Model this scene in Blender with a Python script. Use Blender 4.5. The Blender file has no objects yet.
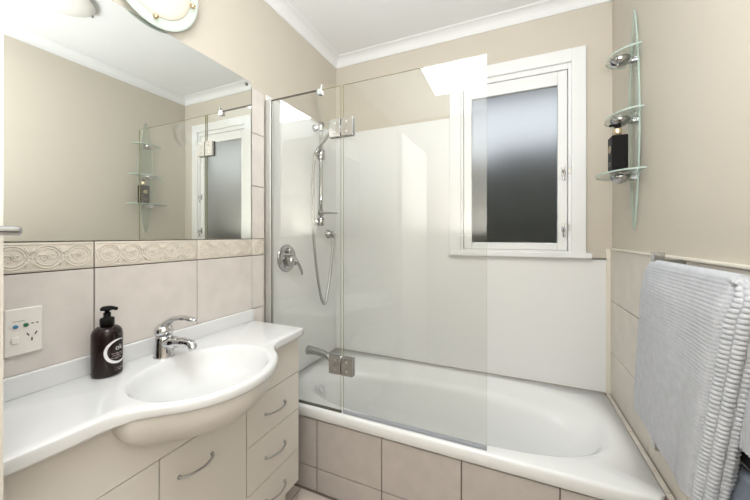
import bpy, bmesh, math
from math import sin, cos, pi, radians, sqrt
from mathutils import Vector, Matrix

S = bpy.context.scene
COL = S.collection

# ------------------------------------------------------------------ camera
YAW, FPX, V0 = 0.4124, 312.27, 235.4
cam_d = bpy.data.cameras.new('camera')
cam = bpy.data.objects.new('camera', cam_d)
COL.objects.link(cam)
cam_d.sensor_width = 36.0
cam_d.lens = FPX * 36.0 / 750.0
cam_d.shift_y = (V0 - 250.0) / 750.0
cam_d.clip_start = 0.02
cam.location = (1.1798, -1.9842, 1.2279)
cam.rotation_euler = (pi / 2, 0, YAW)
S.camera = cam

# ------------------------------------------------------------------ world, lights, exposure
world = bpy.data.worlds.new('overcast_sky')
S.world = world
world.use_nodes = True
bg = world.node_tree.nodes['Background']
bg.inputs['Color'].default_value = (0.90, 0.93, 1.0, 1)
bg.inputs['Strength'].default_value = 0.85


def area(name, loc, rot, sx, sy, power, col=(1, 1, 1)):
    l = bpy.data.lights.new(name, 'AREA')
    l.shape = 'RECTANGLE'
    l.size, l.size_y = sx, sy
    l.energy = power
    l.color = col
    o = bpy.data.objects.new(name, l)
    COL.objects.link(o)
    o.location = loc
    o.rotation_euler = rot
    return o


# flash bounced off the ceiling behind the camera, and an unseen fill light added just under it
area('ceiling_bounce_light', (1.08, -2.36, 1.226), (pi, 0, 0), 0.9, 0.7, 47, (0.92, 0.965, 1.0))
area('ceiling_fill_light', (0.86, -1.83, 2.43), (radians(6), 0, radians(3)), 0.56, 0.46, 10.5, (0.94, 0.975, 1.0))

S.view_settings.view_transform = 'Standard'
S.view_settings.look = 'None'
S.view_settings.gamma = 1.0
S.view_settings.use_curve_mapping = False
S.view_settings.exposure = 0.24

# ------------------------------------------------------------------ dimensions
W = 1.66          # room width, left wall x = 0, far wall y = 0
HC = 2.449        # underside of the cornice
H = 2.505         # ceiling
YB = -2.8         # back wall
RIM = 0.404       # bath rim
SCR = -0.716      # plane of the shower screen
BT = 0.812        # bench top


# ------------------------------------------------------------------ materials
def newmat(name):
    m = bpy.data.materials.new(name)
    m.use_nodes = True
    nt = m.node_tree
    return m, nt, nt.nodes['Principled BSDF'], nt.nodes['Material Output']


def pbr(name, col, rough=0.5, metal=0.0, spec=0.5, noise=0.0, nscale=20.0, bump=0.0, bscale=200.0, coat=0.0):
    m, nt, p, out = newmat(name)
    p.inputs['Base Color'].default_value = (*col, 1)
    p.inputs['Roughness'].default_value = rough
    p.inputs['Metallic'].default_value = metal
    p.inputs['Specular IOR Level'].default_value = spec
    p.inputs['Coat Weight'].default_value = coat
    p.inputs['Coat Roughness'].default_value = 0.05
    tc = nt.nodes.new('ShaderNodeTexCoord')
    if noise:
        n = nt.nodes.new('ShaderNodeTexNoise')
        n.inputs['Scale'].default_value = nscale
        n.inputs['Detail'].default_value = 6
        nt.links.new(tc.outputs['Object'], n.inputs['Vector'])
        r = nt.nodes.new('ShaderNodeMapRange')
        r.inputs['From Min'].default_value = 0.3
        r.inputs['From Max'].default_value = 0.7
        r.inputs['To Min'].default_value = 1 - noise
        r.inputs['To Max'].default_value = 1 + noise
        nt.links.new(n.outputs['Fac'], r.inputs['Value'])
        mx = nt.nodes.new('ShaderNodeVectorMath')
        mx.operation = 'SCALE'
        mx.inputs[0].default_value = col
        nt.links.new(r.outputs['Result'], mx.inputs['Scale'])
        nt.links.new(mx.outputs['Vector'], p.inputs['Base Color'])
    if bump:
        n = nt.nodes.new('ShaderNodeTexNoise')
        n.inputs['Scale'].default_value = bscale
        nt.links.new(tc.outputs['Object'], n.inputs['Vector'])
        b = nt.nodes.new('ShaderNodeBump')
        b.inputs['Strength'].default_value = bump
        b.inputs['Distance'].default_value = 0.002
        nt.links.new(n.outputs['Fac'], b.inputs['Height'])
        nt.links.new(b.outputs['Normal'], p.inputs['Normal'])
    return m


def clear_glass(name, tint, ior=1.5, strength=1.0):
    m, nt, p, out = newmat(name)
    nt.nodes.remove(p)
    t = nt.nodes.new('ShaderNodeBsdfTransparent')
    t.inputs['Color'].default_value = (*tint, 1)
    g = nt.nodes.new('ShaderNodeBsdfGlossy')
    g.inputs['Roughness'].default_value = 0.0
    f = nt.nodes.new('ShaderNodeFresnel')
    f.inputs['IOR'].default_value = ior
    # the same reflectance from both faces of the pane
    geo = nt.nodes.new('ShaderNodeNewGeometry')
    inv = nt.nodes.new('ShaderNodeMath')
    inv.operation = 'MULTIPLY_ADD'
    inv.inputs[1].default_value = (1 / ior - ior)
    inv.inputs[2].default_value = ior
    nt.links.new(geo.outputs['Backfacing'], inv.inputs[0])
    f2 = nt.nodes.new('ShaderNodeMath')
    f2.operation = 'MULTIPLY'
    f2.inputs[1].default_value = strength
    nt.links.new(f.outputs[0], f2.inputs[0])
    # Fresnel inverts the index on back faces itself: feed the inverse there so both sides match
    inv.inputs[1].default_value = 0.0
    nt.links.new(inv.outputs[0], f.inputs['IOR'])
    inv2 = nt.nodes.new('ShaderNodeMath')
    inv2.operation = 'MULTIPLY_ADD'
    inv2.inputs[1].default_value = (1 / ior - ior)
    inv2.inputs[2].default_value = ior
    nt.links.new(geo.outputs['Backfacing'], inv2.inputs[0])
    nt.links.new(inv2.outputs[0], f.inputs['IOR'])
    nt.nodes.remove(inv)
    mx = nt.nodes.new('ShaderNodeMixShader')
    nt.links.new(f2.outputs[0], mx.inputs[0])
    nt.links.new(t.outputs[0], mx.inputs[1])
    nt.links.new(g.outputs[0], mx.inputs[2])
    nt.links.new(mx.outputs[0], out.inputs['Surface'])
    return m


def frosted(name, col, rough=0.5, ior=1.3):
    m, nt, p, out = newmat(name)
    nt.nodes.remove(p)
    g = nt.nodes.new('ShaderNodeBsdfGlass')
    g.inputs['Color'].default_value = (*col, 1)
    g.inputs['Roughness'].default_value = rough
    g.inputs['IOR'].default_value = ior
    tc = nt.nodes.new('ShaderNodeTexCoord')
    n = nt.nodes.new('ShaderNodeTexNoise')
    n.inputs['Scale'].default_value = 260
    nt.links.new(tc.outputs['Object'], n.inputs['Vector'])
    b = nt.nodes.new('ShaderNodeBump')
    b.inputs['Strength'].default_value = 0.35
    b.inputs['Distance'].default_value = 0.001
    nt.links.new(n.outputs['Fac'], b.inputs['Height'])
    nt.links.new(b.outputs['Normal'], g.inputs['Normal'])
    nt.links.new(g.outputs[0], out.inputs['Surface'])
    return m


def lit_glass(name, col, strength, trans=0.5):
    """frosted lamp glass with the glow of the bulb behind it"""
    m, nt, p, out = newmat(name)
    p.inputs['Base Color'].default_value = (*col, 1)
    p.inputs['Roughness'].default_value = 0.35
    p.inputs['Emission Color'].default_value = (*col, 1)
    p.inputs['Emission Strength'].default_value = strength
    return m


M = {}
M['paint'] = pbr('beige_wall_paint', (0.60, 0.55, 0.47), 0.6, noise=0.015, nscale=3, bump=0.05, bscale=300)
M['ceiling'] = pbr('white_ceiling_paint', (0.80, 0.80, 0.80), 0.7)
M['white'] = pbr('white_gloss_paint', (0.82, 0.825, 0.825), 0.3)
M['liner'] = pbr('white_acrylic', (0.84, 0.84, 0.835), 0.25)
M['tile'] = pbr('pinkish_cream_tile', (0.66, 0.61, 0.575), 0.3, noise=0.05, nscale=14, bump=0.06, bscale=60)
M['tile_w'] = pbr('warm_cream_tile', (0.64, 0.595, 0.53), 0.3, noise=0.05, nscale=14, bump=0.06, bscale=60)
M['tile_f'] = pbr('shaded_tile', (0.50, 0.455, 0.425), 0.3, noise=0.06, nscale=16, bump=0.06, bscale=60)  # wall tile darkened: shade on the bath front is put into the colour
M['border'] = pbr('cream_relief_tile', (0.70, 0.64, 0.56), 0.4, noise=0.04, nscale=30)
M['grout'] = pbr('brown_grout', (0.19, 0.14, 0.12), 0.9)
M['cream_trim'] = pbr('cream_trim', (0.80, 0.75, 0.66), 0.4)
M['ceramic'] = pbr('white_ceramic', (0.72, 0.725, 0.73), 0.12, coat=0.3)
M['bath'] = pbr('white_bath_acrylic', (0.86, 0.865, 0.865), 0.15)
M['cabinet'] = pbr('cream_lacquer', (0.66, 0.625, 0.575), 0.35)
M['cab_dark'] = pbr('shadow_gap', (0.20, 0.17, 0.15), 0.8)
M['belly'] = pbr('basin_underside', (0.67, 0.64, 0.605), 0.3)
M['chrome'] = pbr('chrome', (0.78, 0.78, 0.79), 0.08, 1.0)
M['chrome2'] = pbr('shower_chrome', (0.50, 0.50, 0.50), 0.12, 1.0)
M['tapchrome'] = pbr('tap_chrome', (0.64, 0.64, 0.645), 0.08, 1.0)
M['satin'] = pbr('brushed_steel', (0.42, 0.42, 0.41), 0.28, 1.0)
M['alu'] = pbr('aluminium', (0.58, 0.58, 0.56), 0.4, 0.7)
M['brass'] = pbr('brass', (0.72, 0.55, 0.33), 0.2, 1.0)
M['gold'] = pbr('gold', (0.86, 0.72, 0.50), 0.35, 1.0)
M['mirror'] = pbr('mirror_silver', (0.86, 0.88, 0.86), 0.0, 1.0)
M['edge'] = pbr('dark_edge', (0.10, 0.085, 0.07), 0.6)
M['seal'] = pbr('grey_seal', (0.34, 0.36, 0.40), 0.5)
M['darkseal'] = pbr('dark_seal', (0.10, 0.10, 0.08), 0.5)
M['silicone'] = pbr('silicone', (0.42, 0.38, 0.33), 0.6)
M['glass'] = clear_glass('clear_glass', (0.966, 0.970, 0.962), 1.6)
M['glassedge'] = pbr('glass_edge', (0.30, 0.28, 0.12), 0.25)
M['shelfglass'] = clear_glass('green_glass', (0.945, 0.975, 0.96))
M['shelfedge'] = pbr('green_glass_edge', (0.42, 0.52, 0.47), 0.2)
M['frost'] = frosted('frosted_glass', (0.95, 0.97, 0.97))
M['lampglass'] = lit_glass('frosted_lamp_glass', (0.74, 0.66, 0.54), 0.2)
M['lampplate'] = lit_glass('lamp_plate_glass', (0.58, 0.65, 0.59), 0.03)
M['opal'] = lit_glass('opal_glass', (0.80, 0.77, 0.73), 0.08)
M['bulb'] = lit_glass('glowing_bulb', (1.0, 0.82, 0.60), 9.0)
M['brown'] = pbr('dark_brown_plastic', (0.013, 0.006, 0.005), 0.16, spec=0.35)
M['black'] = pbr('black_plastic', (0.008, 0.0075, 0.0075), 0.45, spec=0.12)
M['label'] = pbr('white_print', (0.75, 0.74, 0.76), 0.5)
M['labelgrey'] = pbr('grey_print', (0.32, 0.27, 0.25), 0.5)
M['plastic'] = pbr('ivory_plastic', (0.78, 0.74, 0.70), 0.3)
M['plastic2'] = pbr('white_plastic', (0.78, 0.74, 0.68), 0.3)
M['blue'] = pbr('blue_button', (0.04, 0.20, 0.36), 0.4)
M['green'] = pbr('green_button', (0.02, 0.15, 0.06), 0.4)
M['slot'] = pbr('dark_slot', (0.03, 0.025, 0.025), 0.8)
M['towel'] = pbr('pale_blue_grey_cotton', (0.53, 0.545, 0.58), 0.95, spec=0.1, noise=0.06, nscale=40, bump=0.5, bscale=900)
M['towel2'] = pbr('blue_grey_cotton', (0.20, 0.23, 0.28), 0.95, spec=0.1, bump=0.5, bscale=600)
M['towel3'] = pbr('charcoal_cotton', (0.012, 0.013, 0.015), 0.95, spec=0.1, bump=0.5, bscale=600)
M['floor'] = pbr('floor_tile', (0.60, 0.53, 0.48), 0.35, noise=0.05, nscale=14)
M['hedge'] = pbr('garden_hedge', (0.022, 0.024, 0.017), 0.9, noise=0.5, nscale=9)
M['ground'] = pbr('garden_ground', (0.10, 0.09, 0.07), 0.9)


# ------------------------------------------------------------------ mesh helpers
def join(dst, src):
    me = bpy.data.meshes.new('tmp')
    src.to_mesh(me)
    src.free()
    dst.from_mesh(me)
    bpy.data.meshes.remove(me)
    return dst


def box(x0, x1, y0, y1, z0, z1, bev=0.0, seg=2):
    bm = bmesh.new()
    vs = [bm.verts.new((x, y, z)) for x in sorted((x0, x1)) for y in sorted((y0, y1)) for z in sorted((z0, z1))]
    for f in ((0, 1, 3, 2), (4, 6, 7, 5), (0, 4, 5, 1), (2, 3, 7, 6), (0, 2, 6, 4), (1, 5, 7, 3)):
        bm.faces.new([vs[i] for i in f])
    bmesh.ops.recalc_face_normals(bm, faces=bm.faces[:])
    if bev:
        bmesh.ops.bevel(bm, geom=bm.edges[:], offset=bev, segments=seg, affect='EDGES', profile=0.5)
    return bm


def boxes(lst, bev=0.0, seg=1):
    bm = bmesh.new()
    for b in lst:
        join(bm, box(*b, bev=bev, seg=seg))
    return bm


def lathe(prof, n=32, axis='z', at=(0, 0, 0), smooth=True, sx=1.0, sy=1.0, ang0=0.0, ang1=2 * pi):
    """profile of (radius, height) pairs turned round the axis"""
    bm = bmesh.new()
    full = abs(ang1 - ang0 - 2 * pi) < 1e-6
    cnt = n if full else n + 1
    rings = []
    for r, z in prof:
        if r < 1e-6:
            rings.append([bm.verts.new((0, 0, z))])
        else:
            rings.append([bm.verts.new((sx * r * cos(ang0 + (ang1 - ang0) * i / n), sy * r * sin(ang0 + (ang1 - ang0) * i / n), z)) for i in range(cnt)])
    for a, b in zip(rings, rings[1:]):
        m = n
        for i in range(m):
            j = (i + 1) % cnt
            if len(a) == 1 and len(b) == 1:
                continue
            if len(a) == 1:
                f = (a[0], b[j], b[i])
            elif len(b) == 1:
                f = (a[i], a[j], b[0])
            else:
                f = (a[i], a[j], b[j], b[i])
            bm.faces.new(f)
    if full:
        for ring, flip in ((rings[0], True), (rings[-1], False)):
            if len(ring) > 2:
                bm.faces.new(ring[::-1] if flip else ring)
    bmesh.ops.recalc_face_normals(bm, faces=bm.faces[:])
    if axis == 'x':
        bmesh.ops.transform(bm, matrix=Matrix.Rotation(pi / 2, 4, 'Y'), verts=bm.verts[:])
    elif axis == '-x':
        bmesh.ops.transform(bm, matrix=Matrix.Rotation(-pi / 2, 4, 'Y'), verts=bm.verts[:])
    elif axis == '-y':
        bmesh.ops.transform(bm, matrix=Matrix.Rotation(pi / 2, 4, 'X'), verts=bm.verts[:])
    elif axis == '-z':
        bmesh.ops.transform(bm, matrix=Matrix.Rotation(pi, 4, 'X'), verts=bm.verts[:])
    bmesh.ops.translate(bm, vec=Vector(at), verts=bm.verts[:])
    if smooth:
        for f in bm.faces:
            f.smooth = True
    return bm


def catmull(pts, k=8):
    pts = [Vector(p) for p in pts]
    out = []
    for i in range(len(pts) - 1):
        p0 = pts[max(i - 1, 0)]
        p1, p2 = pts[i], pts[i + 1]
        p3 = pts[min(i + 2, len(pts) - 1)]
        for j in range(k):
            t = j / k
            out.append(0.5 * ((2 * p1) + (p2 - p0) * t + (2 * p0 - 5 * p1 + 4 * p2 - p3) * t * t + (3 * p1 - p0 - 3 * p2 + p3) * t ** 3))
    out.append(pts[-1])
    return out


def tube(pts, rad, n=12, flat=1.0, up=Vector((0, 0, 1)), round_ends=True):
    """tube along points; rad a number or one per point; flat squeezes it across 'up'"""
    bm = bmesh.new()
    pts = [Vector(p) for p in pts]
    rs = list(rad) if hasattr(rad, '__iter__') else [rad] * len(pts)
    if round_ends:
        d0 = (pts[0] - pts[1]).normalized()
        d1 = (pts[-1] - pts[-2]).normalized()
        r0, r1 = rs[0], rs[-1]
        pts = [pts[0] + d0 * r0 * 0.6, pts[0] + d0 * r0 * 0.4] + pts + [pts[-1] + d1 * r1 * 0.4, pts[-1] + d1 * r1 * 0.6]
        rs = [r0 * 0.45, r0 * 0.82] + rs + [r1 * 0.82, r1 * 0.45]
    rings = []
    prev = None
    for i, p in enumerate(pts):
        t = (pts[min(i + 1, len(pts) - 1)] - pts[max(i - 1, 0)]).normalized()
        if prev is None:
            u = up if abs(t.dot(up)) < 0.95 else Vector((1, 0, 0))
            a = t.cross(u).normalized()
        else:
            a = (prev - t * prev.dot(t)).normalized()
        b = a.cross(t).normalized()
        prev = a
        rings.append([bm.verts.new(p + rs[i] * (cos(2 * pi * k / n) * a + flat * sin(2 * pi * k / n) * b)) for k in range(n)])
    for r1, r2 in zip(rings, rings[1:]):
        for k in range(n):
            bm.faces.new((r1[k], r1[(k + 1) % n], r2[(k + 1) % n], r2[k]))
    bm.faces.new(rings[0][::-1])
    bm.faces.new(rings[-1])
    bmesh.ops.recalc_face_normals(bm, faces=bm.faces[:])
    for f in bm.faces:
        f.smooth = True
    return bm


def loft(rings, cap0=False, cap1=False, smooth=True):
    """quads between rings of the same number of points (closed rings)"""
    bm = bmesh.new()
    R = [[bm.verts.new(p) for p in r] for r in rings]
    n = len(R[0])
    for a, b in zip(R, R[1:]):
        for i in range(n):
            j = (i + 1) % n
            f = bm.faces.new((a[i], a[j], b[j], b[i]))
            f.smooth = smooth
    if cap0:
        bm.faces.new(R[0][::-1])
    if cap1:
        bm.faces.new(R[-1])
    bmesh.ops.recalc_face_normals(bm, faces=bm.faces[:])
    return bm


def prism(poly, axis, a, b, bev=0.0):
    """polygon of 2-D points given thickness between a and b along the axis"""
    bm = bmesh.new()

    def P(u, v, w):
        return {'x': (w, u, v), 'y': (u, w, v), 'z': (u, v, w)}[axis]
    A = [bm.verts.new(P(u, v, a)) for u, v in poly]
    B = [bm.verts.new(P(u, v, b)) for u, v in poly]
    n = len(poly)
    bm.faces.new(A[::-1])
    bm.faces.new(B)
    for i in range(n):
        bm.faces.new((A[i], A[(i + 1) % n], B[(i + 1) % n], B[i]))
    bmesh.ops.recalc_face_normals(bm, faces=bm.faces[:])
    if bev:
        bmesh.ops.bevel(bm, geom=bm.edges[:], offset=bev, segments=2, affect='EDGES', profile=0.5)
    return bm


def obj(name, bm, mat, parent=None, kind=None, smooth=None):
    """link a bmesh given in world coordinates as one mesh object"""
    if parent is not None:
        off = Vector(parent.location)
        p = parent.parent
        while p is not None:
            off += Vector(p.location)
            p = p.parent
        bmesh.ops.translate(bm, vec=-off, verts=bm.verts[:])
    me = bpy.data.meshes.new(name)
    bm.to_mesh(me)
    bm.free()
    mats = mat if isinstance(mat, (list, tuple)) else [mat]
    for m in mats:
        me.materials.append(m)
    if smooth:
        for f in me.polygons:
            f.use_smooth = True
    o = bpy.data.objects.new(name, me)
    COL.objects.link(o)
    if parent is not None:
        o.parent = parent
    if kind:
        o['kind'] = kind
    return o


def struct(name, bm, mat, parent=None):
    return obj(name, bm, mat, parent, None if parent else 'structure')


def thing(name, label, cat, loc, group=None):
    o = bpy.data.objects.new(name, None)
    o.empty_display_size = 0.05
    COL.objects.link(o)
    o.location = loc
    o['label'] = label
    o['category'] = cat
    if group:
        o['group'] = group
    return o


def dup(root, loc, label=None):
    r = root.copy()
    COL.objects.link(r)
    r.location = loc
    if label:
        r['label'] = label
    for ch in root.children:
        c = ch.copy()
        COL.objects.link(c)
        c.parent = r
        for g in ch.children:
            d = g.copy()
            COL.objects.link(d)
            d.parent = c
    return r


def edge_faces(bm, axis):
    """second material slot on faces that do not face along the axis (the rim of a pane)"""
    k = 'xyz'.index(axis)
    bm.normal_update()
    for f in bm.faces:
        f.material_index = 0 if abs(f.normal[k]) > 0.7 else 1
    return bm


def tiles(axis, plane, out, us, vs, gap=0.0035, th=0.008, skip=()):
    """tile field on a wall: bevelled tiles between the grid lines us x vs, standing out from plane"""
    bm = bmesh.new()
    for i in range(len(us) - 1):
        for j in range(len(vs) - 1):
            if (i, j) in skip:
                continue
            u0, u1 = sorted((us[i], us[i + 1]))
            v0, v1 = sorted((vs[j], vs[j + 1]))
            g = gap / 2
            a, b = plane, plane + out * th
            if axis == 'x':
                t = box(a, b, u0 + g, u1 - g, v0 + g, v1 - g, bev=0.0012)
            elif axis == 'y':
                t = box(u0 + g, u1 - g, a, b, v0 + g, v1 - g, bev=0.0012)
            else:
                t = box(u0 + g, u1 - g, v0 + g, v1 - g, a, b, bev=0.0012)
            join(bm, t)
    return bm


def with_grout(bm, *bxs):
    """grout bed behind tiles as second material"""
    n = len(bm.faces)
    for b in bxs:
        join(bm, box(*b))
    bm.faces.ensure_lookup_table()
    for f in bm.faces[n:]:
        f.material_index = 1
    return bm


# ------------------------------------------------------------------ room shell
struct('floor', with_grout(tiles('z', -0.008, 1, [0.0, 0.2415, 0.5775, 0.9135, 1.2495, 1.5855, 1.66], [YB, -2.7, -2.37, -2.04, -1.71, -1.38, -1.05, -0.735]),
                           (-0.1, W + 0.1, YB - 0.1, 0.12, -0.1, -0.0015)), [M['floor'], M['grout']])
struct('ceiling', box(-0.1, W + 0.1, YB - 0.1, 0.12, H, H + 0.08), M['ceiling'])
struct('wall_left', box(-0.1, 0, YB - 0.1, 0.12, -0.1, H), M['paint'])
struct('wall_right', box(W, W + 0.1, YB - 0.1, 0.12, -0.1, H), M['paint'])
struct('wall_back', box(0, W, YB - 0.1, YB, -0.1, H), M['paint'])
WX0, WX1, WZ0, WZ1 = 0.885, 1.484, 1.130, 2.160      # window opening
struct('wall_far', boxes([(0, WX0, 0, 0.12, -0.1, H), (WX1, W, 0, 0.12, -0.1, H),
                          (WX0, WX1, 0, 0.12, -0.1, WZ0), (WX0, WX1, 0, 0.12, WZ1, H)]), M['paint'])


def cove(n=8, r=0.056):
    """section of the cornice: distance from wall, height"""
    pts = [(0, HC), (0.006, HC), (0.006, HC + 0.006)]
    c = 0.05
    for i in range(n + 1):
        a = pi - (pi / 2) * i / n
        pts.append((0.056 + c * cos(a), HC + 0.006 + 0.044 * sin(a)))
    pts += [(0.062, H - 0.002), (0.062, H), (0, H)]
    return pts


sec = cove()
struct('trim_1', prism([(x, z) for x, z in sec], 'y', YB, 0), M['ceiling'])
struct('trim_2', prism([(W - x, z) for x, z in sec], 'y', YB, 0), M['ceiling'])
struct('trim_3', prism([(-d, z) for d, z in sec], 'x', 0, W), M['ceiling'])

# ------------------------------------------------------------------ outside the window
struct('ground_outside', box(-3, 6, 0.13, 7, -0.2, -0.12), M['ground'])
hb = bmesh.new()
for i in range(24):
    x = -2.5 + i * 0.32
    join(hb, box(x, x + 0.34, 1.0 + 0.05 * sin(i * 2.3), 1.5, -0.15, 1.98 + 0.07 * sin(i * 1.7) + 0.04 * sin(i * 4.1), bev=0.06))
hd = obj('garden_hedge', hb, M['hedge'])
hd['label'] = 'dark garden hedge blurred behind the frosted window'
hd['category'] = 'hedge'

struct('trim_15', boxes([(-1.5, 4.0, 0.55, 0.72, 2.315, 2.47), (-1.5, 4.0, 0.13, 0.70, 2.47, 2.50)]), M['ground'])

# ------------------------------------------------------------------ window
win = bpy.data.objects.new('window_1', None)
COL.objects.link(win)
win.location = (1.184, 0, WZ0)
win['kind'] = 'structure'


def frame_ring(x0, x1, z0, z1, wl, wr, wt, wb, y0, y1, bev):
    return boxes([(x0, x0 + wl, y0, y1, z0, z1), (x1 - wr, x1, y0, y1, z0, z1),
                  (x0 + wl, x1 - wr, y0, y1, z1 - wt, z1), (x0 + wl, x1 - wr, y0, y1, z0, z0 + wb)], bev=bev, seg=2)


obj('architrave', boxes([(0.826, 0.893, -0.02, 0.0, 1.135, 2.238), (1.476, 1.543, -0.02, 0.0, 1.135, 2.238),
                         (0.893, 1.476, -0.02, 0.0, 2.168, 2.238)], bev=0.003, seg=2), M['white'], win)
obj('window_frame', frame_ring(0.885, 1.484, 1.130, 2.168, 0.022, 0.022, 0.03, 0.015, -0.004, 0.11, 0.002), M['white'], win)
sash = obj('sash', frame_ring(0.909, 1.460, 1.146, 2.136, 0.047, 0.047, 0.075, 0.040, 0.004, 0.044, 0.004), M['white'], win)
obj('pane', box(0.950, 1.419, 0.020, 0.025, 1.180, 2.066), M['frost'], win)
obj('window_sill', box(0.826, 1.566, -0.045, 0.0, 1.106, 1.136, bev=0.005), M['white'], win)
for zc, flip in ((1.580, 1), (1.270, -1)):
    fb = box(1.432, 1.446, -0.004, 0.004, zc - 0.026, zc + 0.026, bev=0.002)
    join(fb, lathe([(0, 0), (0.007, 0), (0.007, 0.016), (0.004, 0.02), (0, 0.02)], 14, '-y', (1.439, -0.003, zc)))
    join(fb, tube(catmull([(1.439, -0.020, zc), (1.445, -0.026, zc - 0.012), (1.436, -0.024, zc - 0.032), (1.440, -0.022, zc - 0.05)], 6), 0.0042, 8))
    fo = obj('window_latch', fb, M['chrome2'], win)
    obj('strike_plate', box(1.464, 1.474, -0.010, -0.004, zc - 0.018, zc + 0.018, bev=0.002), M['chrome'], win)

# ------------------------------------------------------------------ shower wall lining and tiles
LT = 1.962
struct('trim_4', boxes([(0.006, 0.826, -0.006, 0.0, RIM, LT), (0.826, 1.631, -0.006, 0.0, RIM, 1.106),
                        (1.566, 1.631, -0.006, 0.0, 1.10, 1.106)], bev=0.0), M['liner'])
struct('trim_5', box(0, 0.006, -0.715, -0.0, RIM, LT), M['liner'])
struct('trim_6', box(1.631, W - 0.008, -0.014, 0.0, RIM, 1.158, bev=0.003), M['cream_trim'])
# right wall tiles with a ledge on top
us = [0.0, -0.50, -0.78, -1.09, -1.42, -1.75, -2.08]
struct('trim_7', with_grout(tiles('x', W - 0.004, -1, us, [0.103, 0.366, 0.6283, 0.891, 1.1535], th=0.006),
                            (W - 0.004, W, -2.08, 0, 0.1, 1.153)), [M['tile_w'], M['grout']])
struct('trim_8', box(W - 0.016, W, -2.08, 0, 1.153, 1.163, bev=0.003), M['cream_trim'])
# narrow tiled ledge between bath and wall
struct('trim_9', with_grout(tiles('z', RIM - 0.006, 1, [1.627, W - 0.013], [-0.735, -0.698, -0.359, -0.015], th=0.010),
                            (1.627, W - 0.001, -0.735, 0, RIM - 0.03, RIM - 0.004)), [M['tile_w'], M['grout']])
struct('trim_10', boxes([(0.006, 1.631, -0.009, -0.0055, RIM, RIM + 0.0035), (0.0055, 0.009, -0.70, 0, RIM, RIM + 0.0035)]), M['silicone'])

# vanity wall tiles: large tiles, relief border, and a narrow column beside the mirror
ys = [-0.735, -0.816, -1.110, -1.452, -1.80, -2.14]
bigt = tiles('x', 0.002, 1, ys, [0.077, 0.340, 0.6023, 0.865, 1.128], th=0.006)
join(bigt, tiles('x', 0.002, 1, [-0.735, -0.816], [1.2107, 1.4734, 1.7362, 1.957], th=0.006))
struct('trim_11', with_grout(bigt, (0, 0.002, -2.14, -0.735, 0.0, 1.211), (0, 0.002, -0.816, -0.735, 1.211, 1.957)), [M['tile'], M['grout']])

bo = tiles('x', 0.002, 1, ys, [1.128, 1.2107], th=0.006)


def flat_arc(cy, cz, r, a0, a1, w=0.0022, n=10):
    pts = [(0.0082, cy + r * cos(radians(a0 + (a1 - a0) * i / n)), cz + r * sin(radians(a0 + (a1 - a0) * i / n))) for i in range(n + 1)]
    return tube(pts, w, 6, up=Vector((1, 0, 0)), round_ends=False)


for ti in range(len(ys) - 1):
    ya, yb = ys[ti + 1] + 0.004, ys[ti] - 0.004
    join(bo, tube([(0.0082, ya, 1.2035), (0.0082, yb, 1.2035)], 0.0016, 6, round_ends=False))
    join(bo, tube([(0.0082, ya, 1.1345), (0.0082, yb, 1.1345)], 0.0016, 6, round_ends=False))
    n = max(1, round((yb - ya) / 0.067))
    p = (yb - ya) / n
    zc, q = 1.169, p / 2
    for k in range(n):
        c = ya + (k + 0.5) * p
        # interlaced rings with scrolls inside, a bar and darts where two rings meet
        for rr, w_ in ((0.0305, 0.0024), (0.0235, 0.0020)):
            join(bo, flat_arc(c, zc, rr, 20, 160, w_))
            join(bo, flat_arc(c, zc, rr, 200, 340, w_))
            join(bo, flat_arc(c, zc, rr, -18, 18, w_))
            join(bo, flat_arc(c, zc, rr, 162, 198, w_))
        for s_ in (-1, 1):
            join(bo, flat_arc(c + s_ * 0.0085, zc + s_ * 0.003, 0.0095, 100 if s_ > 0 else -80, 330 if s_ > 0 else 150, 0.0018))
            join(bo, flat_arc(c + s_ * 0.0085, zc + s_ * 0.003, 0.0042, 0, 300, 0.0015))
        if k:
            join(bo, tube([(0.0082, c - q - 0.012, zc), (0.0082, c - q + 0.012, zc)], 0.0022, 6, round_ends=False))
            for s_ in (-1, 1):
                join(bo, tube([(0.0082, c - q, zc + s_ * 0.006), (0.0082, c - q - 0.009, zc + s_ * 0.026)], 0.0018, 6, round_ends=False))
                join(bo, tube([(0.0082, c - q, zc + s_ * 0.006), (0.0082, c - q + 0.009, zc + s_ * 0.026)], 0.0018, 6, round_ends=False))
for f in bo.faces:
    f.smooth = True
struct('trim_12', bo, M['border'])

# tiled front of the bath
XS = [0.0, 0.3257, 0.6611, 0.9993, 1.335, W]
struct('wall_front', with_grout(tiles('y', -0.721, -1, XS, [0.0, 0.113, 0.346], gap=0.005, th=0.006),
                                (0, W, -0.721, -0.70, 0, 0.349)), [M['tile_f'], M['grout']])

# ------------------------------------------------------------------ door seen edge-on at far left
dr = bpy.data.objects.new('door_1', None)
COL.objects.link(dr)
dr.location = (0.38, -2.2, 0)
dr['kind'] = 'structure'
obj('door_panel', box(0.360, 0.400, -2.52, -1.7545, 0.012, 2.03), M['cabinet'], dr)
hb = tube(catmull([(0.402, -1.845, 1.236), (0.435, -1.845, 1.236), (0.450, -1.832, 1.236), (0.4505, -1.79, 1.2355), (0.4505, -1.754, 1.235)], 6), 0.0078, 14)
join(hb, lathe([(0, 0), (0.026, 0), (0.026, 0.006), (0.012, 0.008), (0, 0.008)], 24, 'x', (0.3995, -1.845, 1.236)))
obj('door_handle', hb, M['chrome2'], dr)
struct('door_frame', boxes([(0.30, 0.36, -2.60, -2.52, 0, 2.10)], bev=0.003), M['white']).name = 'trim_13'

# ------------------------------------------------------------------ bathtub
bt = thing('bathtub', 'white built-in bathtub behind the glass screen with a tiled front', 'bathtub', (0.81, -0.37, 0))
N = 160
BX0, BX1, BY0, BY1 = 0.007, 1.626, -0.737, -0.007


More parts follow.
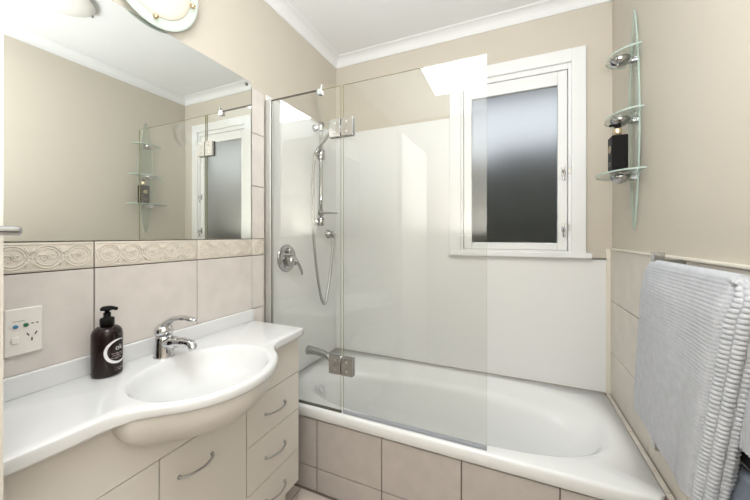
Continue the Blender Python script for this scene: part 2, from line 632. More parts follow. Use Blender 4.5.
def rect_ring(x0, x1, y0, y1, z, cx, cy, rc=0.0):
    out = []
    for i in range(N):
        a = 2 * pi * i / N
        dx, dy = cos(a), sin(a)
        tx = ((x1 if dx > 0 else x0) - cx) / dx if abs(dx) > 1e-9 else 1e9
        ty = ((y1 if dy > 0 else y0) - cy) / dy if abs(dy) > 1e-9 else 1e9
        t = min(tx, ty)
        out.append((cx + dx * t, cy + dy * t, z))
    return out


def sup_ring(cx, cy, ax, ay, n, z, c0=None, taper=0.0):
    ox, oy = c0 if c0 else (cx, cy)
    out = []
    for i in range(N):
        a = 2 * pi * i / N
        r = (abs(cos(a) / ax) ** n + abs(sin(a) / ay) ** n) ** (-1 / n)
        x, y = cx + r * cos(a), cy + r * sin(a)
        out.append((x, y, z))
    return out


C0 = (0.82, -0.375)
rings = [rect_ring(BX0, BX1, BY0 + 0.006, BY1, 0.350, *C0), rect_ring(BX0, BX1, BY0, BY1, 0.356, *C0), rect_ring(BX0, BX1, BY0, BY1, 0.390, *C0)]
for k in range(1, 6):
    a = pi / 2 * k / 5
    i_ = 0.012 * (1 - cos(a))
    rings.append(rect_ring(BX0, BX1, BY0 + i_, BY1, 0.390 + 0.014 * sin(a), *C0))
rings.append(sup_ring(*C0, 0.742, 0.318, 3.2, RIM))
rings.append(sup_ring(*C0, 0.732, 0.310, 3.0, RIM - 0.002))
rings.append(sup_ring(*C0, 0.722, 0.302, 2.9, RIM - 0.007))
rings.append(sup_ring(0.82, -0.382, 0.712, 0.291, 2.7, RIM - 0.018))
rings.append(sup_ring(0.82, -0.398, 0.700, 0.268, 2.3, RIM - 0.034))
rings.append(sup_ring(0.82, -0.406, 0.690, 0.258, 2.2, RIM - 0.048))
rings.append(sup_ring(0.81, -0.408, 0.670, 0.247, 2.2, RIM - 0.09))
rings.append(sup_ring(0.79, -0.405, 0.635, 0.235, 2.2, RIM - 0.16))
rings.append(sup_ring(0.76, -0.40, 0.59, 0.222, 2.3, RIM - 0.24))
rings.append(sup_ring(0.73, -0.395, 0.54, 0.207, 2.4, RIM - 0.30))
rings.append(sup_ring(0.72, -0.392, 0.49, 0.180, 2.5, RIM - 0.335))
rings.append(sup_ring(0.71, -0.39, 0.30, 0.10, 2.4, RIM - 0.345))
rings.append(sup_ring(0.70, -0.39, 0.05, 0.02, 2.2, RIM - 0.348))
bb = loft(rings, cap1=True)
obj('bath_shell', bb, M['bath'], bt)
ov = lathe([(0, 0), (0.024, 0), (0.024, 0.004), (0.018, 0.007), (0, 0.007)], 24, 'z')
bmesh.ops.transform(ov, matrix=Matrix.Translation((0.158, -0.43, 0.325)) @ Matrix.Rotation(radians(68), 4, 'Y'), verts=ov.verts[:])
obj('overflow_cover', ov, M['chrome'], bt)
obj('bath_drain', lathe([(0, 0), (0.032, 0), (0.032, 0.003), (0.02, 0.005), (0, 0.004)], 24, 'z', (0.36, -0.39, 0.063)), M['chrome'], bt)

# ------------------------------------------------------------------ shower screen
ss = thing('shower_screen', 'clear glass shower screen with chrome hinges on the front rim of the bath', 'shower screen', (0.0, SCR, RIM))
GT = 1.925
g0, g1 = SCR - 0.003, SCR + 0.003
obj('fixed_glass', edge_faces(box(0.022, 0.452, g0, g1, RIM + 0.006, GT), 'y'), [M['glass'], M['glassedge']], ss)
obj('swing_glass', edge_faces(box(0.464, 1.093, g0, g1, RIM + 0.012, GT), 'y'), [M['glass'], M['glassedge']], ss)
obj('wall_channel', boxes([(0.006, 0.043, SCR - 0.013, SCR - 0.004, RIM, GT + 0.004), (0.006, 0.043, SCR + 0.004, SCR + 0.013, RIM, GT + 0.004),
                           (0.006, 0.014, SCR - 0.004, SCR + 0.004, RIM, GT + 0.004)], bev=0.0015), M['alu'], ss)
obj('bottom_seal', box(0.043, 0.455, SCR - 0.006, SCR + 0.006, RIM, RIM + 0.008, bev=0.001), M['darkseal'], ss)
obj('drip_seal', box(0.464, 1.093, SCR - 0.006, SCR + 0.006, RIM + 0.001, RIM + 0.015, bev=0.002), M['seal'], ss)
for zc in (1.727, 0.625):
    hg = boxes([(0.394, 0.454, SCR - 0.014, SCR - 0.003, zc - 0.042, zc + 0.042), (0.460, 0.520, SCR - 0.014, SCR - 0.003, zc - 0.042, zc + 0.042),
                (0.394, 0.454, SCR + 0.003, SCR + 0.014, zc - 0.042, zc + 0.042), (0.460, 0.520, SCR + 0.003, SCR + 0.014, zc - 0.042, zc + 0.042)], bev=0.002, seg=2)
    join(hg, lathe([(0.0055, -0.042), (0.0055, 0.042)], 14, 'z', (0.457, SCR, zc)))
    h = obj('hinge', hg, M['chrome2'], ss)
    for dx in (-0.03, 0.03):
        for dz in (-0.022, 0.022):
            obj('screw', lathe([(0, 0), (0.0055, 0), (0.0045, 0.0022), (0, 0.0022)], 12, '-y', (0.457 + dx, SCR - 0.0135, zc + dz)), M['alu'], h)
obj('top_rail', box(0.043, 0.335, SCR - 0.005, SCR + 0.005, GT - 0.001, GT + 0.004, bev=0.001), M['edge'], ss)
obj('glass_clip', boxes([(0.318, 0.350, SCR - 0.010, SCR + 0.010, GT - 0.024, GT + 0.006), (0.342, 0.350, SCR - 0.006, SCR + 0.006, GT + 0.004, GT + 0.026)], bev=0.002), M['chrome'], ss)

# ------------------------------------------------------------------ shower fittings
sr = thing('shower_rail', 'chrome hand shower on a vertical slide rail inside the screen', 'shower', (0.0, -0.288, 1.3))
RX, RY = 0.060, -0.288
obj('rail', tube([(RX, RY, 1.31), (RX, RY, 1.93)], 0.0115, 16), M['chrome2'], sr)
for zc in (1.315, 1.922):
    br = lathe([(0, 0), (0.021, 0), (0.024, 0.008), (0.019, 0.014), (0.019, 0.052), (0, 0.052)], 24, 'x', (0.006, RY, zc))
    join(br, lathe([(0, -0.027), (0.018, -0.027), (0.021, -0.022), (0.021, 0.022), (0.018, 0.027), (0, 0.027)], 24, 'z', (RX, RY, zc)))
    obj('rail_bracket', br, M['chrome2'], sr)
sl = lathe([(0, -0.030), (0.024, -0.030), (0.027, -0.025), (0.027, 0.025), (0.024, 0.030), (0, 0.030)], 24, 'z', (RX, RY, 1.745))
join(sl, tube([(RX - 0.004, RY - 0.018, 1.742), (RX - 0.01, RY - 0.048, 1.742)], 0.014, 16))
obj('slider', sl, M['chrome2'], sr)
hs = obj('hand_shower', tube(catmull([(RX - 0.016, RY - 0.048, 1.715), (RX - 0.006, RY - 0.048, 1.745), (RX + 0.035, RY - 0.046, 1.80), (RX + 0.075, RY - 0.044, 1.84), (RX + 0.105, RY - 0.043, 1.862)], 6),
                             [0.010] * 6 + [0.0115] * 6 + [0.0125] * 6 + [0.013] * 6 + [0.017], 16), M['chrome2'], sr)
hd_ = lathe([(0, 0.02), (0.018, 0.02), (0.034, 0.008), (0.037, -0.006), (0.035, -0.010), (0, -0.010)], 28, 'z')
bmesh.ops.transform(hd_, matrix=Matrix.Translation((RX + 0.125, RY - 0.043, 1.862)) @ Matrix.Rotation(radians(-38), 4, 'Y'), verts=hd_.verts[:])
obj('shower_head', hd_, M['chrome2'], hs)
hose = catmull([(RX - 0.018, RY - 0.048, 1.705), (RX - 0.026, RY - 0.05, 1.60), (RX - 0.028, RY - 0.046, 1.40), (RX - 0.026, RY - 0.04, 1.20), (RX - 0.014, RY - 0.022, 0.98),
                (RX + 0.002, RY + 0.000, 0.83), (RX + 0.012, RY + 0.024, 0.785), (RX + 0.010, RY + 0.058, 0.84), (0.056, -0.165, 1.0), (0.052, -0.128, 1.18), (0.048, -0.124, 1.222)], 10)
obj('hose', tube(hose, 0.0088, 10), M['satin'], sr)
el = lathe([(0, 0), (0.030, 0), (0.030, 0.006), (0.018, 0.012), (0.018, 0.046), (0.014, 0.052), (0, 0.052)], 24, 'x', (0.006, -0.124, 1.238))
join(el, tube([(0.048, -0.124, 1.24), (0.048, -0.124, 1.215)], 0.010, 14))
obj('outlet_elbow', el, M['chrome2'], sr)
sd = lathe([(0, -0.016), (0.0165, -0.016), (0.0175, 0.0), (0.0165, 0.016), (0, 0.016)], 20, 'z', (RX, RY, 1.372))
join(sd, box(RX + 0.012, RX + 0.108, RY - 0.034, RY + 0.034, 1.366, 1.373, bev=0.003))
obj('soap_dish', sd, M['satin'], sr)

mx = thing('shower_mixer', 'round chrome shower mixer with a lever on the left shower wall', 'tap', (0.006, -0.558, 1.098))
obj('cover_plate', lathe([(0, 0), (0.078, 0), (0.078, 0.004), (0.072, 0.009), (0.04, 0.012), (0, 0.012)], 40, 'x', (0.006, -0.558, 1.098)), M['chrome2'], mx)
mb = lathe([(0, 0), (0.032, 0), (0.032, 0.03), (0.028, 0.046), (0.018, 0.052), (0, 0.053)], 32, 'x', (0.016, -0.558, 1.085))
obj('mixer_body', mb, M['chrome2'], mx)
obj('lever', tube(catmull([(0.06, -0.552, 1.088), (0.074, -0.542, 1.072), (0.084, -0.528, 1.035), (0.088, -0.522, 1.005)], 6), [0.012] * 6 + [0.010] * 6 + [0.008] * 6 + [0.007], 12), M['chrome2'], mx)
dv = lathe([(0, 0), (0.016, 0), (0.016, 0.02), (0.013, 0.026), (0, 0.026)], 20, 'x', (0.016, -0.558, 1.142))
join(dv, box(0.036, 0.046, -0.572, -0.544, 1.138, 1.146, bev=0.002))
obj('diverter_knob', dv, M['chrome2'], mx)

sp = thing('bath_spout', 'chrome bath spout low on the left wall above the bath', 'tap', (0.006, -0.352, 0.505))
obj('wall_flange', lathe([(0, 0), (0.028, 0), (0.028, 0.005), (0.024, 0.008), (0, 0.012)], 28, 'x', (0.006, -0.352, 0.508)), M['satin'], sp)
obj('spout', tube(catmull([(0.012, -0.352, 0.508), (0.06, -0.352, 0.508), (0.12, -0.352, 0.500), (0.155, -0.352, 0.488), (0.166, -0.352, 0.478)], 6), [0.024] * 6 + [0.0215] * 6 + [0.019] * 6 + [0.0185] * 6 + [0.018], 18), M['satin'], sp)

# ------------------------------------------------------------------ mirror
mr = thing('wall_mirror', 'large frameless mirror on the wall above the vanity', 'mirror', (0.0, -1.29, 1.212))
obj('mirror_glass', edge_faces(box(0.002, 0.008, -1.80, -0.8225, 1.2125, 1.979), 'x'), [M['mirror'], M['edge']], mr)
for (y, z) in ((-0.852, 1.958), (-1.75, 1.958)):
    obj('mirror_screw', lathe([(0, 0), (0.0075, 0), (0.0075, 0.003), (0.005, 0.005), (0, 0.005)], 16, 'x', (0.008, y, z)), M['edge'], mr)

# ------------------------------------------------------------------ vanity lamp
LC = Vector((0.042, -1.288, 2.122))
TL = 0.15
rot = Matrix.Rotation(TL, 4, 'Y')      # leans the top away from the wall
vl = thing('wall_lamp', 'oval frosted glass wall lamp with brass clips above the mirror', 'lamp', (0.0, -1.288, 2.10))


def lampspace(bm):
    # built lying in its own plane: local x = face normal, y = along wall, z = up
    bmesh.ops.transform(bm, matrix=Matrix.Translation(LC) @ rot, verts=bm.verts[:])
    return bm


pl = lathe([(0, -0.004), (0.93, -0.004), (1.0, -0.001), (1.0, 0.003), (0.97, 0.005), (0, 0.005)], 56, 'x', smooth=False)
bmesh.ops.transform(pl, matrix=Matrix.Diagonal((1, 0.154, 0.152, 1)), verts=pl.verts[:])
bmesh.ops.recalc_face_normals(pl, faces=pl.faces[:])
obj('glass_plate', lampspace(pl), M['lampplate'], vl)
bw = lathe([(1.0, 0.006), (0.98, 0.009), (0.85, 0.014), (0.6, 0.019), (0.3, 0.022), (0, 0.023)], 48, 'x')
bmesh.ops.transform(bw, matrix=Matrix.Diagonal((1, 0.120, 0.118, 1)), verts=bw.verts[:])
bmesh.ops.recalc_face_normals(bw, faces=bw.faces[:])
obj('glass_diffuser', lampspace(bw), M['lampglass'], vl)
for a in (270, 356, 90, 176):
    y, z = 0.126 * cos(radians(a)), 0.124 * sin(radians(a))
    cl = lathe([(0, -0.012), (0.005, -0.012), (0.005, 0.006), (0.008, 0.008), (0.0085, 0.016), (0.005, 0.021), (0, 0.022)], 18, 'x', (0, y, z))
    obj('brass_clip', lampspace(cl), M['brass'], vl)
obj('lamp_base', box(0.0, 0.028, -1.34, -1.236, 2.07, 2.17, bev=0.004), M['white'], vl)

# ------------------------------------------------------------------ ceiling light (seen in the mirror)
cl_ = thing('ceiling_light', 'round opal glass ceiling light seen in the top of the mirror', 'lamp', (1.03, -1.145, H))
obj('light_base', lathe([(0, 0), (0.12, 0), (0.12, -0.018), (0, -0.018)], 40, 'z', (1.03, -1.145, H)), M['white'], cl_)
obj('glass_bowl', lathe([(0.148, -0.020), (0.144, -0.028), (0.12, -0.042), (0.08, -0.053), (0.04, -0.058), (0, -0.060)], 48, 'z', (1.03, -1.145, H)), M['opal'], cl_)
for a in (90, 210, 330):
    x, y = 1.03 + 0.146 * cos(radians(a)), -1.145 + 0.146 * sin(radians(a))
    obj('bowl_clip', lathe([(0, -0.032), (0.008, -0.032), (0.009, -0.026), (0.006, -0.016), (0.006, 0), (0, 0)], 14, 'z', (x, y, H)), M['satin'], cl_)

# ------------------------------------------------------------------ extractor fan (reflected in the glass)
ef = thing('extractor_fan', 'round white extractor vent high on the right wall, seen reflected in the mirror', 'fan', (W, -1.46, 2.17))
FX = lathe([(0, 0), (0.135, 0), (0.135, 0.008), (0.125, 0.018), (0.098, 0.022), (0.094, 0.010), (0, 0.010)], 48, '-x', (W, -1.46, 2.17))
obj('fan_ring', FX, M['ceiling'], ef)
obj('fan_centre', lathe([(0, 0.008), (0.07, 0.008), (0.074, 0.02), (0.062, 0.030), (0, 0.036)], 40, '-x', (W, -1.46, 2.17)), M['ceiling'], ef)
for k in range(6):
    a = radians(60 * k + 30)
    sb = box(W - 0.020, W - 0.010, -0.0035, 0.0035, 0.068, 0.100)
    bmesh.ops.transform(sb, matrix=Matrix.Translation((0, -1.46, 2.17)) @ Matrix.Rotation(a, 4, 'X'), verts=sb.verts[:])
    obj('spoke', sb, M['ceiling'], ef)

# ------------------------------------------------------------------ vanity cabinet
FXV = 0.300
vc = thing('vanity_cabinet', 'cream vanity cabinet with bow handles under the white basin top', 'cabinet', (0.15, -1.29, 0))
YR, YL = -0.832, -1.748
obj('carcass', boxes([(0.010, FXV - 0.018, YL, YR, 0.125, 0.63), (0.010, FXV - 0.018, YL, YL + 0.018, 0.63, 0.78), (0.010, FXV - 0.018, YR - 0.018, YR, 0.63, 0.78)]), M['cabinet'], vc)
obj('toe_kick', box(0.010, 0.235, YL + 0.01, YR - 0.01, 0.0, 0.125), M['cabinet'], vc)
obj('gap_shade', box(FXV - 0.0185, FXV - 0.0150, YL + 0.001, YR - 0.001, 0.126, 0.63), M['cab_dark'], vc)  # dark sheet added behind the fronts, its colour paints the shade in the gaps


def front(name, y0, y1, z0, z1, hy=None, hz=None):
    o = obj(name, box(FXV - 0.015, FXV + 0.001, y0 + 0.0015, y1 - 0.0015, z0 + 0.0015, z1 - 0.0015, bev=0.0012), M['cabinet'], vc)
    if hy is not None:
        L = 0.054
        pts = catmull([(FXV, hy - L, hz), (FXV + 0.012, hy - L + 0.003, hz), (FXV + 0.024, hy - L * 0.55, hz), (FXV + 0.029, hy, hz),
                       (FXV + 0.024, hy + L * 0.55, hz), (FXV + 0.012, hy + L - 0.003, hz), (FXV, hy + L, hz)], 6)
        hb = tube(pts, 0.0036, 10, round_ends=False)
        for s in (-1, 1):
            join(hb, lathe([(0, 0), (0.0062, 0), (0.0055, 0.005), (0.004, 0.008), (0, 0.008)], 14, 'x', (FXV, hy + s * L, hz)))
        obj('handle', hb, M['satin'], o)
    return o


ap = [(YL + 0.0015, 0.6185), (YR - 0.0015, 0.6185), (YR - 0.0015, 0.7735)]
for i in range(25):
    t = pi * i / 24
    ap.append((-1.29 + 0.240 * cos(t), 0.7735 - 0.110 * sin(t) ** 0.7))
ap.append((YL + 0.0015, 0.7735))
obj('apron', prism(ap, 'x', FXV - 0.015, FXV + 0.001), M['cabinet'], vc)
YC0, YC1 = -1.440, -1.135
front('door', YC0, YC1, 0.127, 0.617, -1.331, 0.530)
for z0, z1, hz in ((0.4515, 0.617, 0.531), (0.272, 0.4515, 0.361), (0.127, 0.272, 0.193)):
    front('drawer', YC1, YR, z0, z1, -0.986, hz)
    front('drawer', YL, YC0, z0, z1, -1.594, hz)

# ------------------------------------------------------------------ vanity top with basin
vt = thing('vanity_basin', 'glossy white moulded vanity top with a projecting oval basin', 'basin', (0.15, -1.29, BT))
BC = (0.296, -1.295)
NV = 192
half = [(0.318, -0.818), (0.329, -0.86), (0.334, -0.93), (0.336, -0.985), (0.342, -1.020), (0.358, -1.052), (0.388, -1.082), (0.424, -1.112), (0.458, -1.155), (0.483, -1.205), (0.496, -1.255), (0.4985, -1.29)]
fr = half + [(x, -2 * 1.29 - y) for x, y in half[::-1][1:]]
outl = [Vector((x, y, 0)) for x, y in fr]
outl = [v.to_2d() for v in catmull(outl, 6)]
poly = [Vector((0.003, -0.818))] + outl + [Vector((0.003, -1.762))]


def cast(a, inset):
    """distance from the bowl centre to the outline along the angle"""
    d = Vector((cos(a), sin(a)))
    o = Vector(BC)
    best = None
    for p, q in zip(poly, poly[1:] + poly[:1]):
        e = q - p
        den = d.x * e.y - d.y * e.x
        if abs(den) < 1e-12:
            continue
        w = p - o
        t = (w.x * e.y - w.y * e.x) / den
        s = (w.x * d.y - w.y * d.x) / den
        if t > 0 and -1e-6 <= s <= 1 + 1e-6 and (best is None or t < best):
            best = t
    return best - inset


# sample angles so that the corners are hit exactly
angs = sorted([2 * pi * i / NV for i in range(NV)])
for c in (poly[0], poly[-1], poly[1], poly[-2]):
    ca = math.atan2(c.y - BC[1], c.x - BC[0]) % (2 * pi)
    k = min(range(NV), key=lambda i: abs(angs[i] - ca))
    angs[k] = ca


def oring(inset, z):
    return [(BC[0] + cast(a, inset) * cos(a), BC[1] + cast(a, inset) * sin(a), z) for a in angs]


def bring(ax, ay, z, n=2.15, dx=0.0):
    out = []
    for a in angs:
        r = (abs(cos(a) / ax) ** n + abs(sin(a) / ay) ** n) ** (-1 / n)
        out.append((BC[0] + dx + r * cos(a), BC[1] + r * sin(a), z))
    return out


def under(z):
    out = []
    for a in angs:
        re = (abs(cos(a) / 0.2) ** 2.2 + abs(sin(a) / 0.25) ** 2.2) ** (-1 / 2.2)
        r = min(re, cast(a, 0.016))
        out.append((BC[0] + r * cos(a), BC[1] + r * sin(a), z))
    return out


R_ = [under(BT - 0.0295), oring(0.012, BT - 0.030), oring(0.003, BT - 0.029), oring(0.0, BT - 0.024), oring(0.0, BT - 0.012)]
for k in range(1, 6):
    a = pi / 2 * k / 5
    R_.append(oring(0.010 * (1 - cos(a)), BT - 0.012 + 0.012 * sin(a)))
R_.append(bring(0.178, 0.208, BT))
for ax, ay, dz, dx in ((0.175, 0.205, 0.001, 0), (0.171, 0.201, 0.005, 0), (0.165, 0.195, 0.013, 0), (0.160, 0.186, 0.032, 0), (0.145, 0.170, 0.060, 0),
                       (0.122, 0.145, 0.085, 0), (0.09, 0.108, 0.102, -0.0), (0.05, 0.06, 0.110, 0), (0.022, 0.022, 0.112, 0)):
    R_.append(bring(ax, ay, BT - dz, 2.1, dx))
tb = loft(R_, cap1=True)
obj('basin_top', tb, M['ceramic'], vt)
obj('upstand', box(0.0085, 0.024, -1.762, -0.818, BT - 0.001, 0.868, bev=0.004, seg=3), M['ceramic'], vt)
# underside of the basin, bulging out of the cabinet front
br_ = []
for k in range(12):
    t = k / 11
    s = (1 - t ** 2.3) ** 0.5
    z = BT - 0.029 - 0.138 * t
    ring = []
    for a in [2 * pi * i / 96 for i in range(96)]:
        re = (abs(cos(a) / 0.207) ** 2.2 + abs(sin(a) / 0.256) ** 2.2) ** (-1 / 2.2)
        r = min(re, cast(a, 0.012)) * max(s, 0.03)
        ring.append((BC[0] + r * cos(a), BC[1] + r * sin(a), z))
    br_.append(ring)
obj('basin_bowl', loft(br_, cap1=True), M['belly'], vt)
obj('basin_drain', lathe([(0, 0), (0.021, 0), (0.021, 0.003), (0.012, 0.005), (0, 0.004)], 24, 'z', (BC[0], BC[1], BT - 0.112)), M['chrome'], vt)

# ------------------------------------------------------------------ basin mixer tap
TX, TY = 0.083, -1.290
tp = thing('basin_tap', 'chrome lever mixer tap at the back of the basin', 'tap', (TX, TY, BT))
bod = lathe([(0, 0), (0.032, 0), (0.032, 0.004), (0.030, 0.008), (0.0285, 0.055), (0.0275, 0.066), (0.024, 0.074), (0, 0.076)], 32, 'z', (TX, TY, BT))
obj('tap_body', bod, M['tapchrome'], tp)
obj('spout', tube(catmull([(TX + 0.012, TY, BT + 0.046), (TX + 0.06, TY, BT + 0.056), (TX + 0.11, TY, BT + 0.062), (TX + 0.138, TY, BT + 0.060), (TX + 0.146, TY, BT + 0.048)], 6),
                  [0.021] * 6 + [0.016] * 6 + [0.0135] * 6 + [0.0132] * 6 + [0.0132], 16), M['tapchrome'], tp)
hd2 = lathe([(0, 0.0), (0.028, 0.0), (0.029, 0.012), (0.026, 0.023), (0.016, 0.032), (0, 0.035)], 28, 'z', (TX - 0.002, TY, BT + 0.078))
lv = obj('lever', hd2, M['tapchrome'], tp)
join_lever = tube(catmull([(TX - 0.008, TY, BT + 0.094), (TX + 0.02, TY, BT + 0.118), (TX + 0.06, TY, BT + 0.136), (TX + 0.11, TY, BT + 0.143), (TX + 0.155, TY, BT + 0.140)], 6),
                  [0.018] * 6 + [0.0165] * 6 + [0.0145] * 6 + [0.0125] * 6 + [0.010], 14, flat=0.6)
obj('lever_arm', join_lever, M['tapchrome'], lv)


# ------------------------------------------------------------------ soap bottle on the vanity
BXY = (0.068, -1.448)
sb_ = thing('pump_bottle', 'dark brown soap pump bottle with white crescent label standing on the vanity', 'bottle', (*BXY, BT))
BR = 0.0375


def flatten_bm(bm, k=0.86, az=radians(35)):
    R = Matrix.Rotation(az, 4, 'Z')
    T = Matrix.Translation((*BXY, 0)) @ R @ Matrix.Diagonal((k, 1, 1, 1)) @ R.inverted() @ Matrix.Translation((-BXY[0], -BXY[1], 0))
    bmesh.ops.transform(bm, matrix=T, verts=bm.verts[:])
    return bm


bz = BT + 0.0005
prof = [(0, 0), (0.033, 0), (0.037, 0.003), (BR, 0.008), (BR, 0.118)]
for k in range(1, 9):
    a = pi / 2 * k / 8
    prof.append((0.0155 + (BR - 0.0155) * cos(a), 0.118 + 0.027 * sin(a)))
prof += [(0.0145, 0.150), (0, 0.150)]
obj('bottle_body', lathe(prof, 48, 'z', (*BXY, bz)), M['brown'], sb_)
col_ = lathe([(0, 0.148), (0.0175, 0.148), (0.0175, 0.166), (0.0155, 0.169), (0.009, 0.170), (0.009, 0.184), (0, 0.184)], 28, 'z', (*BXY, bz))
obj('pump_collar', col_, M['black'], sb_)
ph = lathe([(0, 0.180), (0.006, 0.180), (0.006, 0.190), (0.016, 0.192), (0.017, 0.196), (0.013, 0.202), (0, 0.204)], 24, 'z', (*BXY, bz))
join(ph, tube(catmull([(BXY[0], BXY[1], bz + 0.197), (BXY[0] + 0.010, BXY[1] + 0.007, bz + 0.198), (BXY[0] + 0.021, BXY[1] + 0.014, bz + 0.195)], 5), 0.0052, 10))
obj('pump_head', ph, M['black'], sb_)


def wrap(s, h, lift=0.0004, az0=radians(17)):
    """arc length s to the right of the label's middle and height h, laid on the bottle"""
    a = az0 + s / BR
    return (BXY[0] + (BR + lift) * cos(a), BXY[1] + (BR + lift) * sin(a), bz + h)


cr = bmesh.new()
K = 40
vo, vi = [], []
for i in range(K + 1):
    a = radians(62 + (338 - 62) * i / K)
    t = i / K
    w = 0.0075 * (sin(pi * min(max(t, 0.03), 0.97))) ** 0.7 + 0.0006
    r = 0.036
    vo.append(cr.verts.new(wrap(r * cos(a), 0.072 + r * sin(a))))
    vi.append(cr.verts.new(wrap((r - w) * cos(a), 0.072 + (r - w) * sin(a))))
for i in range(K):
    cr.faces.new((vo[i], vi[i], vi[i + 1], vo[i + 1]))
bmesh.ops.recalc_face_normals(cr, faces=cr.faces[:])
lab = obj('label_crescent', cr, M['label'], sb_)


def text_bm(body, size):
    cu = bpy.data.curves.new('lettering', 'FONT')
    cu.body = body
    cu.size = size
    cu.align_x = 'CENTER'
    to = bpy.data.objects.new('lettering', cu)
    COL.objects.link(to)
    dg = bpy.context.evaluated_depsgraph_get()
    me = bpy.data.meshes.new_from_object(to.evaluated_get(dg))
    bm = bmesh.new()
    bm.from_mesh(me)
    bpy.data.objects.remove(to)
    bpy.data.curves.remove(cu)
    bpy.data.meshes.remove(me)
    return bm


tx = text_bm('ok', 0.021)
for v in tx.verts:
    v.co = wrap(v.co.x + 0.002, 0.076 + v.co.y, 0.0006)
obj('label_lettering', tx, M['label'], sb_)
for (s0, s1, h, w) in ((-0.018, 0.012, 0.066, 0.0022), (-0.016, 0.016, 0.060, 0.0018), (-0.020, 0.010, 0.053, 0.0022), (-0.004, 0.020, 0.022, 0.0018), (-0.010, 0.018, 0.017, 0.0012)):
    ln = bmesh.new()
    k = 8
    a_ = [ln.verts.new(wrap(s0 + (s1 - s0) * i / k, h + w * 0.6 + 0.0008 * sin(i * 2.1), 0.0006)) for i in range(k + 1)]
    b_ = [ln.verts.new(wrap(s0 + (s1 - s0) * i / k, h - w * 0.4 + 0.0008 * sin(i * 1.3), 0.0006)) for i in range(k + 1)]
    for i in range(k):
        ln.faces.new((a_[i], b_[i], b_[i + 1], a_[i + 1]))
    bmesh.ops.recalc_face_normals(ln, faces=ln.faces[:])
    obj('label_line', ln, M['labelgrey'], sb_)

# ------------------------------------------------------------------ power outlet
po = thing('power_outlet', 'ivory wall socket with blue and green test buttons left of the bottle', 'socket', (0.008, -1.599, 0.979))
PX = 0.0082
obj('face_plate', box(PX, PX + 0.009, -1.634, -1.564, 0.919, 1.039, bev=0.003, seg=3), M['plastic'], po)
PF = PX + 0.009
obj('blue_button', lathe([(0, 0), (0.0048, 0), (0.0048, 0.003), (0.004, 0.004), (0, 0.004)], 16, 'x', (PF, -1.6155, 0.9935)), M['blue'], po)
obj('green_button', lathe([(0, 0), (0.0048, 0), (0.0048, 0.003), (0.004, 0.004), (0, 0.004)], 16, 'x', (PF, -1.5965, 0.9945)), M['green'], po)
obj('rocker_switch', box(PF - 0.001, PF + 0.004, -1.6235, -1.6105, 0.950, 0.968, bev=0.0015), M['plastic2'], po)
for (y, z, a) in ((-1.5925, 0.9685, 28), (-1.5775, 0.9695, -28), (-1.5850, 0.9545, 0)):
    sbm = box(0, 0.0006, -0.0012, 0.0012, -0.0042, 0.0042)
    bmesh.ops.transform(sbm, matrix=Matrix.Translation((PF, y, z)) @ Matrix.Rotation(radians(a), 4, 'X'), verts=sbm.verts[:])
    obj('pin_slot', sbm, M['slot'], po)
for y in (-1.584, -1.575):
    obj('indicator_slot', box(PF, PF + 0.0006, y - 0.0022, y + 0.0022, 0.9950, 0.9975), M['slot'], po)
obj('rating_line', box(PF, PF + 0.0004, -1.6205, -1.5985, 1.0055, 1.0075), M['silicone'], po)

for o_ in po.children:
    o_.location.y -= 0.006

# ------------------------------------------------------------------ corner glass shelf on the right wall
gs = thing('glass_shelf', 'tall pointed glass wall shelf with three curved tiers and chrome clips', 'shelf', (W, -0.36, 1.25))
SY = -0.356


def lens(z0, z1, hw, n=20):
    a, b = [], []
    for i in range(n + 1):
        t = i / n
        w = hw * (sin(pi * t)) ** 0.75
        z = z0 + (z1 - z0) * t
        a.append((SY - w, z))
        if 0 < i < n:
            b.append((SY + w, z))
    return a + b[::-1]


obj('back_plate', edge_faces(prism(lens(1.251, 2.172, 0.060), 'x', W - 0.014, W - 0.008), 'x'), [M['shelfglass'], M['shelfedge']], gs)
for z, a, b in ((1.978, 0.104, 0.122), (1.724, 0.130, 0.126), (1.484, 0.152, 0.158)):
    pts = [(W - 0.018, SY - a)]
    for i in range(25):
        t = pi * i / 24
        pts.append((W - 0.018 - (b - 0.034) * sin(t) ** 0.9, SY - a * cos(t)))
    pts.append((W - 0.018, SY + a))
    sh = obj('shelf_tier', edge_faces(prism(pts[1:-1], 'z', z - 0.003, z + 0.003), 'z'), [M['shelfglass'], M['shelfedge']], gs)
    n = 16
    rr = []
    for k in range(7):
        ph_ = pi / 2 * k / 6
        rad = 0.040 * cos(ph_)
        rr.append((max(rad, 0.0), -0.034 * sin(ph_)))
    cb = lathe(rr, 32, 'z', (W - 0.060, SY, z - 0.0035), sx=0.9, sy=1.0)
    join(cb, box(W - 0.050, W - 0.001, SY - 0.016, SY + 0.016, z - 0.026, z - 0.006, bev=0.004))
    obj('shelf_clip', cb, M['chrome2'], sh)

# black bottle on the lowest tier
BB = (1.578, -0.412, 1.4875)
bk = thing('lotion_bottle', 'square black pump bottle with gold collar on the lowest glass shelf tier', 'bottle', BB)
bx, by, bz2 = BB
obj('bottle_body', box(bx - 0.026, bx + 0.028, by - 0.030, by + 0.032, bz2, bz2 + 0.146, bev=0.004, seg=3), M['black'], bk)
obj('gold_collar', lathe([(0, 0), (0.0150, 0), (0.0150, 0.028), (0.014, 0.031), (0, 0.031)], 24, 'z', (bx, by, bz2 + 0.1455)), M['gold'], bk)
pb = lathe([(0, 0), (0.006, 0), (0.006, 0.006), (0.012, 0.008), (0.012, 0.018), (0.009, 0.021), (0, 0.022)], 20, 'z', (bx, by, bz2 + 0.176))
join(pb, tube([(bx, by, bz2 + 0.190), (bx - 0.020, by - 0.012, bz2 + 0.190), (bx - 0.030, by - 0.018, bz2 + 0.187)], 0.0045, 10))
